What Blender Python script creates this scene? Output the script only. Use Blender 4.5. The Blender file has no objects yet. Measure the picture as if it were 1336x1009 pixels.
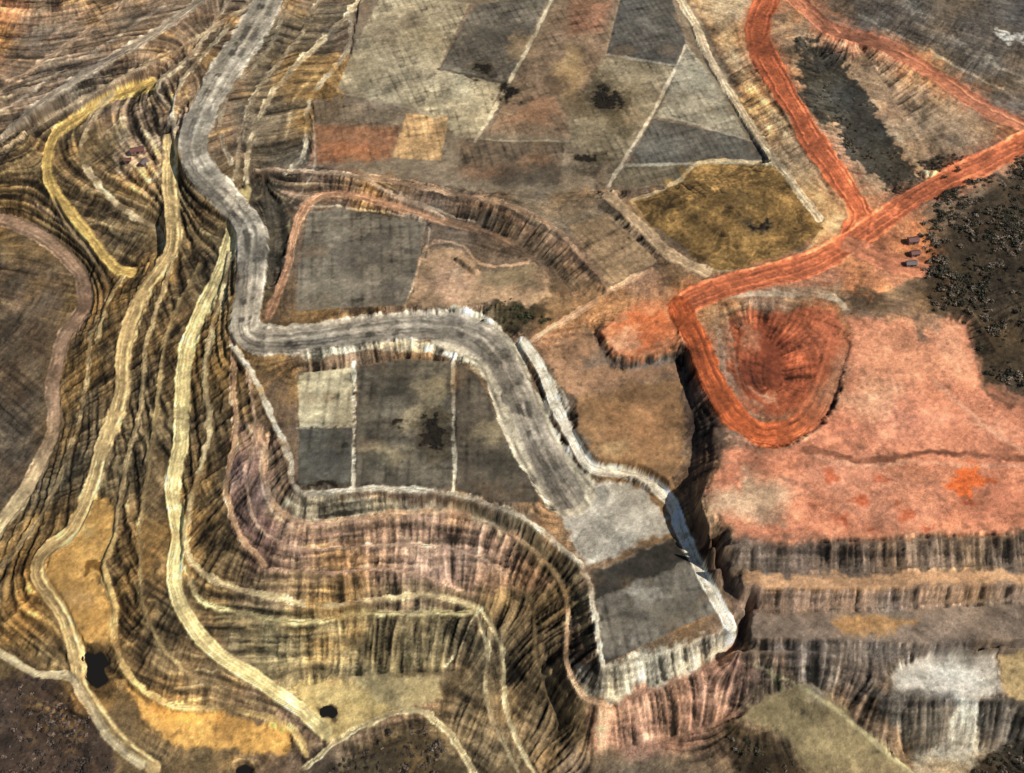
import bpy, math, numpy as np
from mathutils import Vector
rng=np.random.default_rng(7)
# ---------------- survey frame: camera and traced-point -> world conversion
CH=700.0; TH=math.radians(50); F=1432.5; CU=668.0; CV=504.5
ct,st=math.cos(TH),math.sin(TH)
def to_world(u,v,h):
    a=(np.asarray(u,float)-CU)/F; b=-(np.asarray(v,float)-CV)/F
    dx=a; dy=ct+b*st; dz=-st+b*ct
    t=(np.asarray(h,float)-CH)/dz
    return dx*t,dy*t
def project(x,y,z):
    dep=y*ct+(CH-z)*st; up=y*st+(z-CH)*ct
    return CU+F*x/dep, CV-F*up/dep
# ---------------- terrain grid
S=0.9
X=np.arange(-700,700,S); Y=np.arange(225,1260,S)
nx,ny=len(X),len(Y)
def catmull(P,n=5):
    P=np.asarray(P,float)
    if len(P)<3: 
        t=np.linspace(0,1,n+1)[:,None]; return P[0]*(1-t)+P[-1]*t
    Q=np.vstack([2*P[0]-P[1],P,2*P[-1]-P[-2]]); out=[]
    for i in range(1,len(Q)-2):
        p0,p1,p2,p3=Q[i-1],Q[i],Q[i+1],Q[i+2]
        for k in range(n):
            t=k/n
            out.append(0.5*((2*p1)+(-p0+p2)*t+(2*p0-5*p1+4*p2-p3)*t*t+(-p0+3*p1-3*p2+p3)*t**3))
    out.append(P[-1]); return np.array(out)
def closed(P,n=4):
    P=np.asarray(P,float); k=len(P); out=[]
    for i in range(k):
        p0,p1,p2,p3=P[i-1],P[i],P[(i+1)%k],P[(i+2)%k]
        for j in range(n):
            t=j/n
            out.append(0.5*((2*p1)+(-p0+p2)*t+(2*p0-5*p1+4*p2-p3)*t*t+(-p0+3*p1-3*p2+p3)*t**3))
    return np.array(out)
def noise(scale,seed):
    r=np.random.default_rng(seed)
    gy=int(ny/scale)+3; gx=int(nx/scale)+3
    g=r.standard_normal((gy,gx)).astype(np.float32)
    yy=np.arange(ny)/scale; xx=np.arange(nx)/scale
    iy=yy.astype(int); ix=xx.astype(int); fy=yy-iy; fx=xx-ix
    fy=(fy*fy*(3-2*fy))[:,None]; fx=(fx*fx*(3-2*fx))[None,:]
    a=g[iy][:,ix]; b=g[iy][:,ix+1]; c=g[iy+1][:,ix]; d=g[iy+1][:,ix+1]
    return ((a*(1-fx)+b*fx)*(1-fy)+(c*(1-fx)+d*fx)*fy).astype(np.float32)
def fbm(scale,octv,seed):
    o=0;a=1;n=0
    for i in range(octv):
        o=o+a*noise(max(scale/2**i,1.01),seed+i*13); n+=a*a; a*=0.6
    return o/math.sqrt(n)
def sstep(a,b,x):
    t=np.clip((x-a)/(b-a),0,1); return t*t*(3-2*t)

# ---------------- data: roads (u,v,h)
ROADS=[]
def R(name,pts,w,col,**k): ROADS.append((name,pts,w,col,k))
TAN=(180,154,110); YEL=(184,154,94); RED=(168,92,62); PAL=(192,182,164)
# left side
R('bench_road',[(0,285,-42),(40,300,-44),(75,325,-46),(105,360,-50),(110,400,-56),(85,440,-62),(70,500,-68),(70,560,-74),(50,610,-80),(20,660,-86),(-30,720,-92)],19,(132,108,90),rim=.3,c2=(190,168,130))
R('bench_road',[(200,108,10),(150,125,2),(100,155,-6),(70,180,-10),(62,230,-14),(85,270,-19),(115,305,-25),(145,345,-31),(172,355,-32)],14,YEL)
R('bench_road',[(150,120,4),(118,160,-2),(106,200,-6),(125,240,-10),(165,275,-15),(205,300,-18),(215,330,-20)],7,(172,154,124))
R('track',[(70,262,-22),(92,300,-29),(120,335,-35),(140,375,-40),(135,410,-43),(118,440,-48),(112,500,-56),(100,560,-62),(70,640,-70),(35,700,-78),(-20,760,-88)],5,(132,114,86))
R('track',[(160,360,-32),(140,395,-38),(128,440,-44)],7,(180,158,116))
R('bench_road',[(222,180,14),(222,240,7),(225,280,0),(222,330,-8),(185,385,-22),(162,450,-34),(158,520,-42),(135,580,-50),(118,640,-57),(95,690,-63),(58,720,-68),(50,752,-71),(80,800,-75),(98,850,-79),(108,900,-83),(150,960,-88),(200,1003,-91)],20,TAN)
R('track',[(228,335,-9),(205,400,-18),(190,450,-28),(182,540,-38),(165,600,-46),(152,680,-54),(150,700,-56)],6,(164,142,106))
R('track',[(262,345,-4),(232,400,-12),(214,450,-22),(205,520,-30),(196,590,-37),(185,660,-44),(183,740,-52),(190,800,-60),(225,860,-69),(290,900,-76),(360,925,-80)],5,(150,130,92))
R('bench_road',[(322,250,14),(305,300,8),(290,350,0),(265,400,-9),(245,450,-18),(237,520,-26),(235,580,-32),(224,640,-40),(232,700,-46),(226,750,-51),(240,800,-57),(280,850,-65),(340,890,-72),(390,925,-78),(425,955,-81)],19,(186,168,122))
R('track',[(300,330,6),(288,390,-2),(273,440,-9),(268,500,-15),(274,560,-21),(262,610,-28),(246,660,-36),(240,700,-42),(250,735,-46),(290,762,-48),(350,778,-50),(420,790,-51),(490,783,-51),(550,776,-51),(600,785,-51),(628,797,-52)],8,(178,160,124))
R('track',[(303,440,4),(306,500,-4),(308,560,-10),(300,610,-18),(296,650,-24),(312,695,-31),(345,735,-36)],8,(166,134,106))
R('track',[(322,470,5),(328,520,0),(332,570,-5),(322,620,-14),(328,665,-20),(352,700,-26),(400,718,-29),(480,712,-30),(560,712,-30),(620,725,-33),(660,750,-38)],4,(158,132,112))
R('track',[(243,745,-50),(262,785,-55),(320,800,-58),(390,812,-59),(470,800,-59),(560,800,-57),(622,800,-54)],6,(172,160,118))
R('track',[(150,700,-56),(136,740,-60),(150,790,-66),(152,840,-73),(175,890,-79),(215,918,-82),(270,924,-83),(340,932,-82),(385,958,-82),(400,985,-84)],8,(176,150,102))
R('dirt_road',[(-30,835,-88),(0,852,-87),(45,880,-86),(90,884,-84),(112,915,-85),(140,960,-89),(185,1000,-92)],11,(165,150,122))
R('dirt_road',[(400,1000,-88),(440,968,-84),(500,935,-80),(545,927,-80),(580,948,-84),(605,985,-90),(625,1020,-94)],8,(165,150,118))
R('track',[(628,797,-52),(652,838,-60),(657,890,-70),(664,940,-78),(685,985,-85),(705,1020,-90)],6,(170,158,126))
R('track',[(622,800,-53),(636,850,-62),(632,900,-71),(645,945,-79),(668,990,-86),(680,1020,-90)],5,(160,146,116))
R('track',[(625,795,-52),(605,830,-58),(580,870,-66)],3,(175,162,132),col_only=True)
# bench lines below plots
R('bench_road',[(352,570,-7),(345,620,-13),(362,662,-19),(400,682,-20),(470,676,-20),(540,668,-20),(600,670,-20),(650,688,-21),(700,722,-24),(732,762,-28),(742,810,-33),(738,860,-38),(760,908,-42),(795,922,-44)],7,(176,144,116))
R('track',[(350,742,-37),(420,748,-38),(500,742,-38),(560,755,-40),(600,770,-46)],5,(150,122,102))
# upper left hillside
R('hillside_track',[(-40,205,6),(0,180,9),(60,130,18),(130,85,25),(200,45,32),(262,0,38),(290,-25,42)],12,(156,140,122))
R('hillside_track',[(-40,140,20),(0,118,24),(70,70,31),(150,15,39),(180,-20,44)],6,(146,122,100))
R('track',[(375,0,40),(352,60,36),(300,120,31),(285,170,26),(300,215,22)],5,(150,138,118))
R('track',[(470,0,40),(430,45,38),(380,90,33),(345,140,29),(325,190,24),(322,240,20)],7,(168,150,122))
R('track',[(425,-20,42),(395,40,38),(355,90,34),(325,135,29),(312,185,24),(308,235,20)],5,(154,138,114))
R('track',[(300,0,41),(250,70,34),(205,110,20),(228,150,18),(222,185,14)],6,(140,126,106))
R('track',[(335,-10,42),(285,50,37),(240,100,29),(225,150,22),(232,200,17)],5,(164,150,126))
R('track',[(320,10,40),(250,55,34),(170,95,20),(90,140,4),(20,185,-4),(-40,230,-12)],6,(160,140,114))
R('track',[(460,20,39),(452,70,35),(405,130,29),(398,200,22),(372,226,22)],5,(170,158,136))
# gray plots surround
R('dirt_road',[(350,412,8),(370,360,9),(385,300,11),(405,265,12),(440,252,14),(490,262,14),(550,280,13),(610,295,12),(665,318,11),(720,360,9),(740,385,8)],10,(160,122,96),fade=.45)
R('track',[(335,222,22),(400,224,22),(470,232,22),(520,258,18),(580,283,15)],5,(165,140,118))
R('dirt_road',[(470,228,21),(560,246,21),(640,262,21),(700,280,20),(745,318,18),(775,352,16),(798,382,14)],7,(150,122,98))
R('dirt_road',[(690,447,5),(740,415,8),(790,385,12),(850,350,18)],7,(182,146,118))
R('dirt_road',[(795,255,24),(830,290,23),(870,330,21),(920,356,20)],14,(165,140,112))
# red
R('red_dirt_road',[(1010,-30,48),(1000,0,46),(988,50,42),(1018,110,38),(1058,180,34),(1096,235,30),(1122,280,27),(1112,305,26)],30,RED)
R('red_dirt_road',[(1010,-30,48),(1045,5,46),(1090,42,44),(1150,60,43),(1220,98,41),(1280,138,39),(1345,170,38)],19,(158,102,78))
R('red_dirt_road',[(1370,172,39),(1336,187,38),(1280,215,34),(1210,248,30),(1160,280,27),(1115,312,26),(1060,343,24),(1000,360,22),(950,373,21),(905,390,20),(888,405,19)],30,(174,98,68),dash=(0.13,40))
R('red_dirt_road',[(888,405,19),(905,440,18),(930,500,16),(955,540,14),(990,566,13),(1028,564,13),(1056,545,13.5),(1074,512,14.5),(1084,480,16),(1094,450,17.5)],30,(156,80,48),rim=.1,fade=.66,c2=(170,108,80))
R('dirt_road',[(1110,320,26),(1150,340,25),(1200,350,24)],24,(170,110,84),rim=.2)
# perimeters
R('perimeter_road',[(875,-20,46),(900,20,42),(925,75,37),(958,130,32),(1000,195,28),(1035,240,27),(1068,285,26)],10,(185,165,138))
R('perimeter_road',[(302,452,7),(330,490,3),(358,555,0),(378,600,-2),(382,632,-3),(405,645,-3),(470,638,-3),(545,640,-4),(610,650,-5),(680,675,-8),(735,715,-13),(765,752,-17),(776,800,-17),(785,868,-17)],7,PAL)
R('perimeter_road',[(684,448,4),(706,480,2),(725,530,-3),(750,580,-8),(775,612,-12),(830,622,-14),(872,650,-15),(890,690,-16),(912,742,-17),(935,785,-17),(955,818,-18)],15,(200,190,174))
R('haul_road',[(590,432,3.6),(640,455,0),(665,500,-4),(685,550,-8),(708,598,-12),(742,640,-15)],64,(158,149,133),rim=.4)
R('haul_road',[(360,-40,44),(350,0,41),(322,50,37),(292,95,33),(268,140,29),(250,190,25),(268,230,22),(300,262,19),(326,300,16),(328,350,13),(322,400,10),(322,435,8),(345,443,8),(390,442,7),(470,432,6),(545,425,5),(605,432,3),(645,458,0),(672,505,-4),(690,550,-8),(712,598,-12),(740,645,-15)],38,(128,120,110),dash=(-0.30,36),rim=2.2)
# ---------------- plots (polygon, h, col, opts)
PLOTS=[]
def P(name,pts,h,col,**k): PLOTS.append((name,pts,h,col,k))
def top(u,v): return 44-0.105*v+0.0*u
T=lambda L:[top(u,v) for u,v in L]
def PT(name,L,col,**k): P(name,L,T(L),col,**k)
PT('field',[(475,-30),(885,-30),(1005,208),(880,240),(790,250),(640,252),(405,217),(410,150),(450,118),(460,60)],(118,104,88))
PT('field',[(500,-10),(612,5),(572,90),(555,145),(440,118),(462,60)],(146,134,112),rows=(0.35,7))
PT('field',[(618,8),(718,-8),(663,108),(574,90)],(94,87,78),rows=(0.35,7))
PT('field',[(552,142),(572,92),(655,110),(625,178),(600,180)],(156,144,120),rows=(0.2,8))
PT('field',[(410,128),(520,146),(515,165),(408,160)],(112,98,82),rows=(0.2,6))
PT('field',[(408,162),(522,165),(510,208),(406,216)],(134,96,72),rows=(0.2,6),f=5)
PT('field',[(530,148),(585,152),(575,210),(512,206)],(170,138,100),rows=(0.2,7))
PT('field',[(602,182),(738,185),(728,240),(598,218)],(100,86,72),rows=(0.25,8))
PT('field',[(730,-10),(810,-10),(790,72),(742,180),(638,172),(668,110)],(122,102,84),rows=(0.35,8),f=3)
PT('field',[(745,0),(800,0),(785,40),(740,45)],(142,104,82),rows=(0.35,8),f=9)
PT('field',[(812,-10),(874,-10),(895,55),(882,84),(792,70)],(78,74,69),rows=(0.35,6))
PT('field',[(790,74),(882,88),(850,150),(806,222),(745,190),(742,150)],(130,117,96),rows=(0.3,8),f=3)
PT('field',[(897,60),(998,180),(985,182),(856,150)],(138,129,112),rows=(0.3,6))
PT('field',[(852,155),(984,184),(1004,208),(930,212),(818,216)],(82,78,72),rows=(0.3,6))
PT('field',[(816,219),(930,215),(880,240),(794,246)],(100,90,74),rows=(0.3,6))
P('gravel_plot',[(402,277),(440,272),(555,290),(545,350),(530,398),(386,406),(388,350)],10,(104,96,85),rows=(0.1,9))
P('soil_mound',[(535,385),(555,325),(600,325),(640,355),(700,350),(718,385),(640,398),(550,402)],9,(156,128,102),smooth=True,f=4)
P('soil_plot',[(742,295),(792,278),(858,340),(800,378)],[20,21,18,14],(142,118,92),rows=(0.6,6))
P('gravel_plot',[(388,487),(460,480),(460,554),(390,558)],-2,(172,161,134),rows=(0.0,9))
P('gravel_plot',[(390,561),(460,557),(460,633),(388,634)],-2,(84,81,74),rows=(0.0,9))
P('gravel_plot',[(466,479),(530,468),(588,472),(590,638),(464,634)],-2,(92,85,74),rows=(0.0,9))
P('gravel_plot',[(595,473),(622,488),(650,545),(680,595),(706,655),(660,655),(595,640)],[-2,-2,-3,-4,-6,-5,-3],(84,76,66),rows=(0.0,9))
P('loading_pad',[(722,660),(770,632),(840,635),(882,688),(765,742)],[-15,-14,-15,-16,-16],(156,150,141),f=4)
P('gravel_plot',[(774,748),(880,700),(892,722),(935,798),(880,822),(788,868)],-17,(94,89,82),rows=(0.15,9))
P('gravel_plot',[(774,748),(882,699),(898,728),(835,752),(795,780),(780,790)],-17,(50,47,43),f=3)
P('soil_field',[(755,520),(885,492),(895,560),(872,640),(780,600),(752,565)],[1,2,0,-5,-5,-2],(128,98,70),f=6)
P('soil_field',[(705,462),(770,425),(800,485),(880,470),(885,490),(755,520),(738,520)],[4,6,4,4,3,1,1],(140,108,84),f=8)
P('red_soil_pad',[(783,432),(830,398),(888,402),(884,445),(840,466),(805,462)],[13,16,18,17,13,12],(190,126,90),smooth=True,f=6)
P('red_soil_pad',[(925,655),(945,580),(1000,586),(1045,580),(1080,550),(1098,510),(1108,460),(1112,415),(1190,420),(1205,445),(1235,418),(1262,425),(1280,500),(1345,525),(1345,692),(1200,696),(1100,702),(965,705)],[15,15,15,16,17,18,19,20,21,21,21,21,20,20,15,15,15,15],(192,126,98),f=10)
P('pit_floor',[(955,415),(1010,408),(1062,408),(1100,425),(1085,485),(1050,535),(1000,550),(962,520),(948,460)],None,(150,82,56),smooth=True,f=10)
P('brown_mound',[(825,262),(880,240),(915,213),(1000,215),(1030,237),(1068,285),(1062,312),(1000,340),(930,352),(880,312),(842,283)],None,(120,96,60),smooth=True,f=3)
P('tan_basin',[(72,700),(118,652),(150,660),(150,712),(130,742),(150,792),(152,832),(120,846),(82,800),(58,760)],[-63,-58,-57,-58,-62,-66,-72,-76,-74,-70],(174,136,82),smooth=True,f=5)
P('ochre_pit_floor',[(165,893),(200,922),(270,930),(330,940),(380,960),(375,985),(300,978),(230,972),(190,945)],-86,(198,152,88),smooth=True,f=5)
P('soil_terrace',[(455,885),(572,882),(575,915),(520,925),(470,905)],[-76,-74,-78,-80,-79],(146,131,98),f=4)
P('soil_terrace',[(385,895),(450,890),(520,925),(500,935),(440,965),(400,930)],[-78,-79,-80,-80,-82,-80],(168,146,100),smooth=True,f=8)
P('gravel_bench',[(975,802),(1100,800),(1336,788),(1345,812),(1345,835),(1200,840),(1100,835),(980,832)],-17,(122,106,94),f=8)
P('soil_bench',[(965,752),(1100,748),(1345,745),(1345,762),(1100,768),(970,768)],-1,(166,130,100),f=4)
P('pale_tailings',[(1165,880),(1200,858),(1298,848),(1302,905),(1250,912),(1165,905)],-32,(166,158,148),f=8)
P('soil_terrace',[(1302,850),(1345,846),(1345,920),(1304,905)],-32,(150,130,96),f=4)
P('soil_terrace',[(965,938),(1005,905),(1060,890),(1110,935),(1195,1015),(1060,1010),(1030,965)],[-48,-44,-42,-52,-66,-64,-56],(128,114,86),f=6)
PONDS=[([(104,860),(112,851),(124,853),(134,850),(142,866),(136,874),(142,888),(128,897),(119,893),(110,880),(112,870)],-82),([(418,926),(426,921),(434,922),(441,929),(434,937),(426,934),(420,936)],-80),([(308,1003),(320,998),(328,1004),(320,1012),(309,1011)],-92)]
HL=[
 ([(920,712,13),(965,712,13),(1100,708,13),(1345,698,13)],3),
 ([(925,742,-1),(1100,742,0),(1345,738,0)],3),
 ([(960,795,-16),(1100,792,-16),(1345,782,-15)],3),
 ([(960,850,-22),(1050,850,-24),(1150,850,-24),(1345,842,-20)],3),
 ([(1130,905,-36),(1170,912,-34),(1300,912,-34),(1345,925,-34)],3),
 ([(1180,985,-68),(1290,980,-68),(1345,985,-66)],4),
 ([(790,870,-19),(870,850,-19),(930,825,-19),(955,818,-19)],4),
 ([(765,908,-43),(800,915,-43),(870,892,-42),(950,852,-40),(968,832,-36),(975,790,-25)],6),
 ([(780,985,-72),(870,965,-70),(960,930,-52),(1000,860,-30)],4),
 ([(895,440,3),(895,500,1),(905,560,-2),(900,620,-6),(905,680,-10),(935,740,-13),(965,790,-17)],5),
 ([(930,560,14),(938,600,14),(915,650,14),(930,700,13)],3),
 ([(430,885,-74),(520,880,-73),(600,878,-74)],4),
 ([(640,760,-40),(690,780,-44),(700,860,-55),(730,950,-74)],4),
 ([(0,0,48),(100,-20,54)],4),([(-60,400,-66),(-60,560,-84),(-60,700,-95)],4),
 ([(1120,60,38),(1180,160,28),(1205,235,27)],3),
 ([(1065,75,32),(1115,180,26),(1160,245,24)],10),
 ([(1200,0,58),(1345,60,56)],4),([(1345,-40,70),(1100,-50,60)],4),
 ([(1230,260,32),(1250,350,28),(1300,450,24),(1345,500,22)],10),
 ([(1345,300,38),(1345,400,36)],6),
 ([(900,265,28),(950,255,29),(1000,270,28)],8),([(940,300,28),(990,300,27)],6),
 ([(0,960,-92),(60,930,-89),(100,1000,-92)],5),([(450,1000,-90),(540,960,-86),(560,1010,-94)],5),
 ([(850,300,22),(905,345,21),(1060,325,25)],3),
 ([(940,392,21),(1000,388,21),(1080,390,22),(1130,402,21),(1190,400,22)],4),
 ([(975,430,13),(1005,460,9),(1008,500,8)],22),
 ([(600,335,14),(620,350,14)],10),
 ([(345,240,8),(355,300,6),(352,370,6)],5),
]
# ---------------- height constraints
HC=np.full((ny,nx),np.nan,np.float32)
def hline(pts,w,grow=1.0):
    Q=catmull(pts,4); wx,wy=to_world(Q[:,0],Q[:,1],Q[:,2]); h=Q[:,2]
    D=np.full((ny,nx),1e9,np.float32)
    for i in range(len(Q)-1):
        mp=math.hypot(wy[i],CH-h[i])/F*0.95
        r=max(w*mp*grow/2,S*0.9)
        x0,x1=sorted((wx[i],wx[i+1])); y0,y1=sorted((wy[i],wy[i+1]))
        a=int(max(0,(x0-r-X[0])/S)); b=int(min(nx,(x1+r-X[0])/S+2)); c=int(max(0,(y0-r-Y[0])/S)); d=int(min(ny,(y1+r-Y[0])/S+2))
        if a>=b or c>=d: continue
        gx=X[None,a:b]-wx[i]; gy=Y[c:d,None]-wy[i]
        ex,ey=wx[i+1]-wx[i],wy[i+1]-wy[i]; L=ex*ex+ey*ey+1e-9
        t=np.clip((gx*ex+gy*ey)/L,0,1); dd=np.hypot(gx-t*ex,gy-t*ey)
        sub=D[c:d,a:b]; m=(dd<r)&(dd<sub)
        sub[m]=dd[m]; HC[c:d,a:b][m]=(h[i]+t*(h[i+1]-h[i]))[m]
def pip(px,py,Q):
    ins=np.zeros(px.shape,bool); k=len(Q)
    for i in range(k):
        x0,y0=Q[i]; x1,y1=Q[(i+1)%k]
        if y0==y1: continue
        c=((y0>py)!=(y1>py))&(px<(x1-x0)*(py-y0)/(y1-y0)+x0); ins^=c
    return ins
def hpoly(pts,h):
    hh=np.full(len(pts),h,float) if np.isscalar(h) else np.array(h,float)
    p=np.array(pts,float); wx,wy=to_world(p[:,0],p[:,1],hh)
    A=np.c_[wx,wy,np.ones(len(wx))]
    if np.isscalar(h): co=np.array([0,0,h])
    else: co=np.linalg.lstsq(A,hh,rcond=None)[0]
    hh=A@co; wx,wy=to_world(p[:,0],p[:,1],hh)
    a=int(max(0,(wx.min()-X[0])/S)); b=int(min(nx,(wx.max()-X[0])/S+2)); c=int(max(0,(wy.min()-Y[0])/S)); d=int(min(ny,(wy.max()-Y[0])/S+2))
    gx,gy=np.meshgrid(X[a:b],Y[c:d]); m=pip(gx,gy,list(zip(wx,wy)))
    HC[c:d,a:b][m]=(gx*co[0]+gy*co[1]+co[2])[m]
for n,p,h,c,k in PLOTS:
    if h is not None: hpoly(p,h)
for p,w in HL: hline(p,w)
for n,p,w,c,k in ROADS:
    if not k.get('col_only'): hline(p,w,1.05)
for p,h in PONDS: hpoly(closed(p),float(h))
FIX=~np.isnan(HC)
def down(V,M):
    h,w=V.shape; h2,w2=(h+1)//2,(w+1)//2
    Vp=np.zeros((h2*2,w2*2),np.float32); Mp=np.zeros_like(Vp); Vp[:h,:w]=V*M; Mp[:h,:w]=M
    s=Vp.reshape(h2,2,w2,2).sum((1,3)); m=Mp.reshape(h2,2,w2,2).sum((1,3))
    return np.where(m>0,s/np.maximum(m,1),0),(m>0).astype(np.float32)
lv=[(np.where(FIX,HC,0).astype(np.float32),FIX.astype(np.float32))]
for i in range(6): lv.append(down(*lv[-1]))
H=None
for L in range(6,-1,-1):
    V,M=lv[L]; M=M>0
    if H is None: H=np.full(V.shape,V[M].mean(),np.float32)
    else: H=np.repeat(np.repeat(H,2,0),2,1)[:V.shape[0],:V.shape[1]]
    for it in range([25,40,80,150,300,500,900][L]):
        Pd=np.pad(H,1,mode='edge')
        H=(Pd[:-2,1:-1]+Pd[2:,1:-1]+Pd[1:-1,:-2]+Pd[1:-1,2:])*0.25
        H[M]=V[M]
def blur(A,n):
    for _ in range(n):
        Pd=np.pad(A,1,mode='edge'); A=(Pd[:-2,1:-1]+Pd[2:,1:-1]+Pd[1:-1,:-2]+Pd[1:-1,2:]+4*Pd[1:-1,1:-1])/8
    return A
H=blur(H,3)
H0=H.copy()
gy,gx=np.gradient(blur(H,6),S); slope=np.hypot(gx,gy)
free=blur((~FIX).astype(np.float32),2); free2=np.clip(blur((~FIX).astype(np.float32),10)*1.6-.6,0,1)
sw=sstep(0.08,0.4,slope)
gl=slope+1e-4; DX=(gx/gl).astype(np.float32); DY=(gy/gl).astype(np.float32)
II,JJ=np.meshgrid(np.arange(ny,dtype=np.float32),np.arange(nx,dtype=np.float32),indexing='ij')
def lic(Nz,vx,vy,n,step):
    acc=Nz.copy()
    for sg in (1,-1):
        pi=II.copy(); pj=JJ.copy()
        for k in range(n):
            ii=np.clip(pi,0,ny-1).astype(np.int32); jj=np.clip(pj,0,nx-1).astype(np.int32)
            pi+=sg*step*vy[ii,jj]; pj+=sg*step*vx[ii,jj]
            ii=np.clip(pi,0,ny-1).astype(np.int32); jj=np.clip(pj,0,nx-1).astype(np.int32)
            acc+=Nz[ii,jj]
    acc-=acc.mean(); return acc/acc.std()
GUL=lic(noise(2.2,5)+0.8*noise(6,6)+.8*noise(1.2,16),DX,DY,9,1.5)
CON=lic(noise(1.8,8)+0.6*noise(4,9),-DY,DX,14,2.0)
CON2=lic(noise(6,18)+0.7*noise(3,19),-DY,DX,16,3.0)
tab=np.random.default_rng(3).standard_normal(400); tab=np.convolve(tab,[.25,.5,.25],'same')
def strata(hh,p): 
    q=(hh+120)/p; return np.interp(q,np.arange(400),tab)
wob=fbm(70,4,20)
ST=strata(H0+1.5*wob,1.5)
rough=fbm(7,3,31)
west=sstep(-60,-190,np.broadcast_to(X[None,:],H0.shape))
nw=sstep(-120,-230,np.broadcast_to(X[None,:],H0.shape))*sstep(760,880,np.broadcast_to(Y[:,None],H0.shape))
reg=fbm(90,2,44)
WC=np.clip(0.2+0.55*west+0.4*reg,0,1)
BH=5.5; hb=(H0+2.0*wob+0.35*rough)/BH; fr=hb-np.floor(hb)
stepd=BH*(sstep(.42,.92,fr)-fr)
TW=free2*sw*(0.3+0.6*west)*np.clip(.75+.5*reg,.2,1)
H=H+TW*stepd
H=H+free*sw*(GUL*(1.0-.6*WC)+ST*0.45+CON*0.2)+free*0.3*rough+free*0.5*fbm(40,2,40)+free*nw*.7*CON2
H=H+(1-free)*0.05*rough
XX,YY=np.meshgrid(X,Y)
U,V=project(XX,YY,H0)
U=U.astype(np.float32); V=V.astype(np.float32)
WU=1.5*fbm(8,3,50)+1.4*fbm(40,2,55); WV=1.5*fbm(8,3,60)+1.4*fbm(40,2,65)
big=fbm(120,3,70); mid=fbm(22,4,80); fin=fbm(3,2,90); hue=fbm(70,3,95); hue2=fbm(30,3,99); blot=fbm(26,5,123)
grit=np.random.default_rng(77).standard_normal((ny,nx)).astype(np.float32)
# ---------------- colours
COL=np.empty((ny,nx,3),np.float32); COL[:]=np.array((106,88,72))/255
LAB=np.zeros((ny,nx),np.int16); names=['terrain']; 
Uf=U.ravel(); Vf=V.ravel(); WUf=WU.ravel(); WVf=WV.ravel(); Cf=COL.reshape(-1,3); Lf=LAB.ravel(); Hf=H.reshape(-1)
XF=XX.ravel(); YF=YY.ravel(); BF=blot.ravel(); FF=fbm(14,4,321).ravel()
def near(Q,r,warp):
    x0,y0=Q.min(0)[:2]-r-6; x1,y1=Q.max(0)[:2]+r+6
    idx=np.nonzero((Uf>x0)&(Uf<x1)&(Vf>y0)&(Vf<y1))[0]
    px=Uf[idx]+warp*WUf[idx]; py=Vf[idx]+warp*WVf[idx]
    D=np.full(len(idx),1e9,np.float32); LT=D.copy(); AL=D.copy(); acc=0.
    for i in range(len(Q)-1):
        ax,ay=Q[i][:2]; ex,ey=Q[i+1][:2]-Q[i][:2]; L=math.hypot(ex,ey)+1e-6
        sx0,sx1=min(ax,ax+ex)-r,max(ax,ax+ex)+r; sy0,sy1=min(ay,ay+ey)-r,max(ay,ay+ey)+r
        s=np.nonzero((px>sx0)&(px<sx1)&(py>sy0)&(py<sy1))[0]
        if len(s):
            qx=px[s]-ax; qy=py[s]-ay; t=np.clip((qx*ex+qy*ey)/L/L,0,1)
            d=np.hypot(qx-t*ex,qy-t*ey); m=d<D[s]; s2=s[m]
            D[s2]=d[m]; LT[s2]=((qx*ey-qy*ex)/L)[m]; AL[s2]=acc+(t*L)[m]
        acc+=L
    k=D<r
    return idx[k],D[k],LT[k],AL[k]
def polymask(pts,f,warp=0.5,smooth=False):
    Q=closed(pts) if smooth else np.array(pts,float)
    r=f+1; x0,y0=Q.min(0)-r-5; x1,y1=Q.max(0)+r+5
    idx=np.nonzero((Uf>x0)&(Uf<x1)&(Vf>y0)&(Vf<y1))[0]
    px=Uf[idx]+warp*WUf[idx]; py=Vf[idx]+warp*WVf[idx]
    ins=pip(px,py,Q); D=np.full(len(idx),1e9,np.float32)
    for i in range(len(Q)):
        ax,ay=Q[i]; bx,by=Q[(i+1)%len(Q)]; ex,ey=bx-ax,by-ay; L=ex*ex+ey*ey+1e-6
        s=np.nonzero((px>min(ax,bx)-r)&(px<max(ax,bx)+r)&(py>min(ay,by)-r)&(py<max(ay,by)+r))[0]
        if len(s)==0: continue
        qx=px[s]-ax; qy=py[s]-ay; t=np.clip((qx*ex+qy*ey)/L,0,1)
        D[s]=np.minimum(D[s],np.hypot(qx-t*ex,qy-t*ey))
    sd=np.where(ins,D,-D); m=sstep(-f,f,sd); k=m>0
    return idx[k],m[k].astype(np.float32),px[k],py[k]
def blend(idx,m,c): Cf[idx]=Cf[idx]*(1-m[:,None])+np.asarray(c,np.float32)*m[:,None]
def tint(pts,c,f=25,a=1.0,warp=3,smooth=False):
    idx,m,_,_=polymask(pts,f,warp,smooth); blend(idx,m*a,np.array(c)/255)
tint([(-300,150),(340,150),(345,440),(330,640),(320,760),(300,1200),(-300,1200)],(102,84,60),30)
tint([(-300,-200),(150,-200),(0,90),(-300,300)],(150,104,76),20)
tint([(150,-200),(480,-200),(450,120),(330,230),(180,160),(60,160),(-60,200)],(122,101,82),25)
tint([(345,20),(460,0),(440,120),(400,210),(330,230),(300,160)],(108,94,76),12)
tint([(160,170),(215,175),(215,235),(190,250),(155,230)],(140,116,92),10)
tint([(-50,330),(90,350),(60,520),(50,640),(-50,680)],(90,75,60),15)
tint([(100,420),(150,430),(130,560),(80,640)],(86,73,56),12)
tint([(325,240),(375,235),(385,300),(350,400),(335,400),(340,300)],(74,66,55),8)
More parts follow.
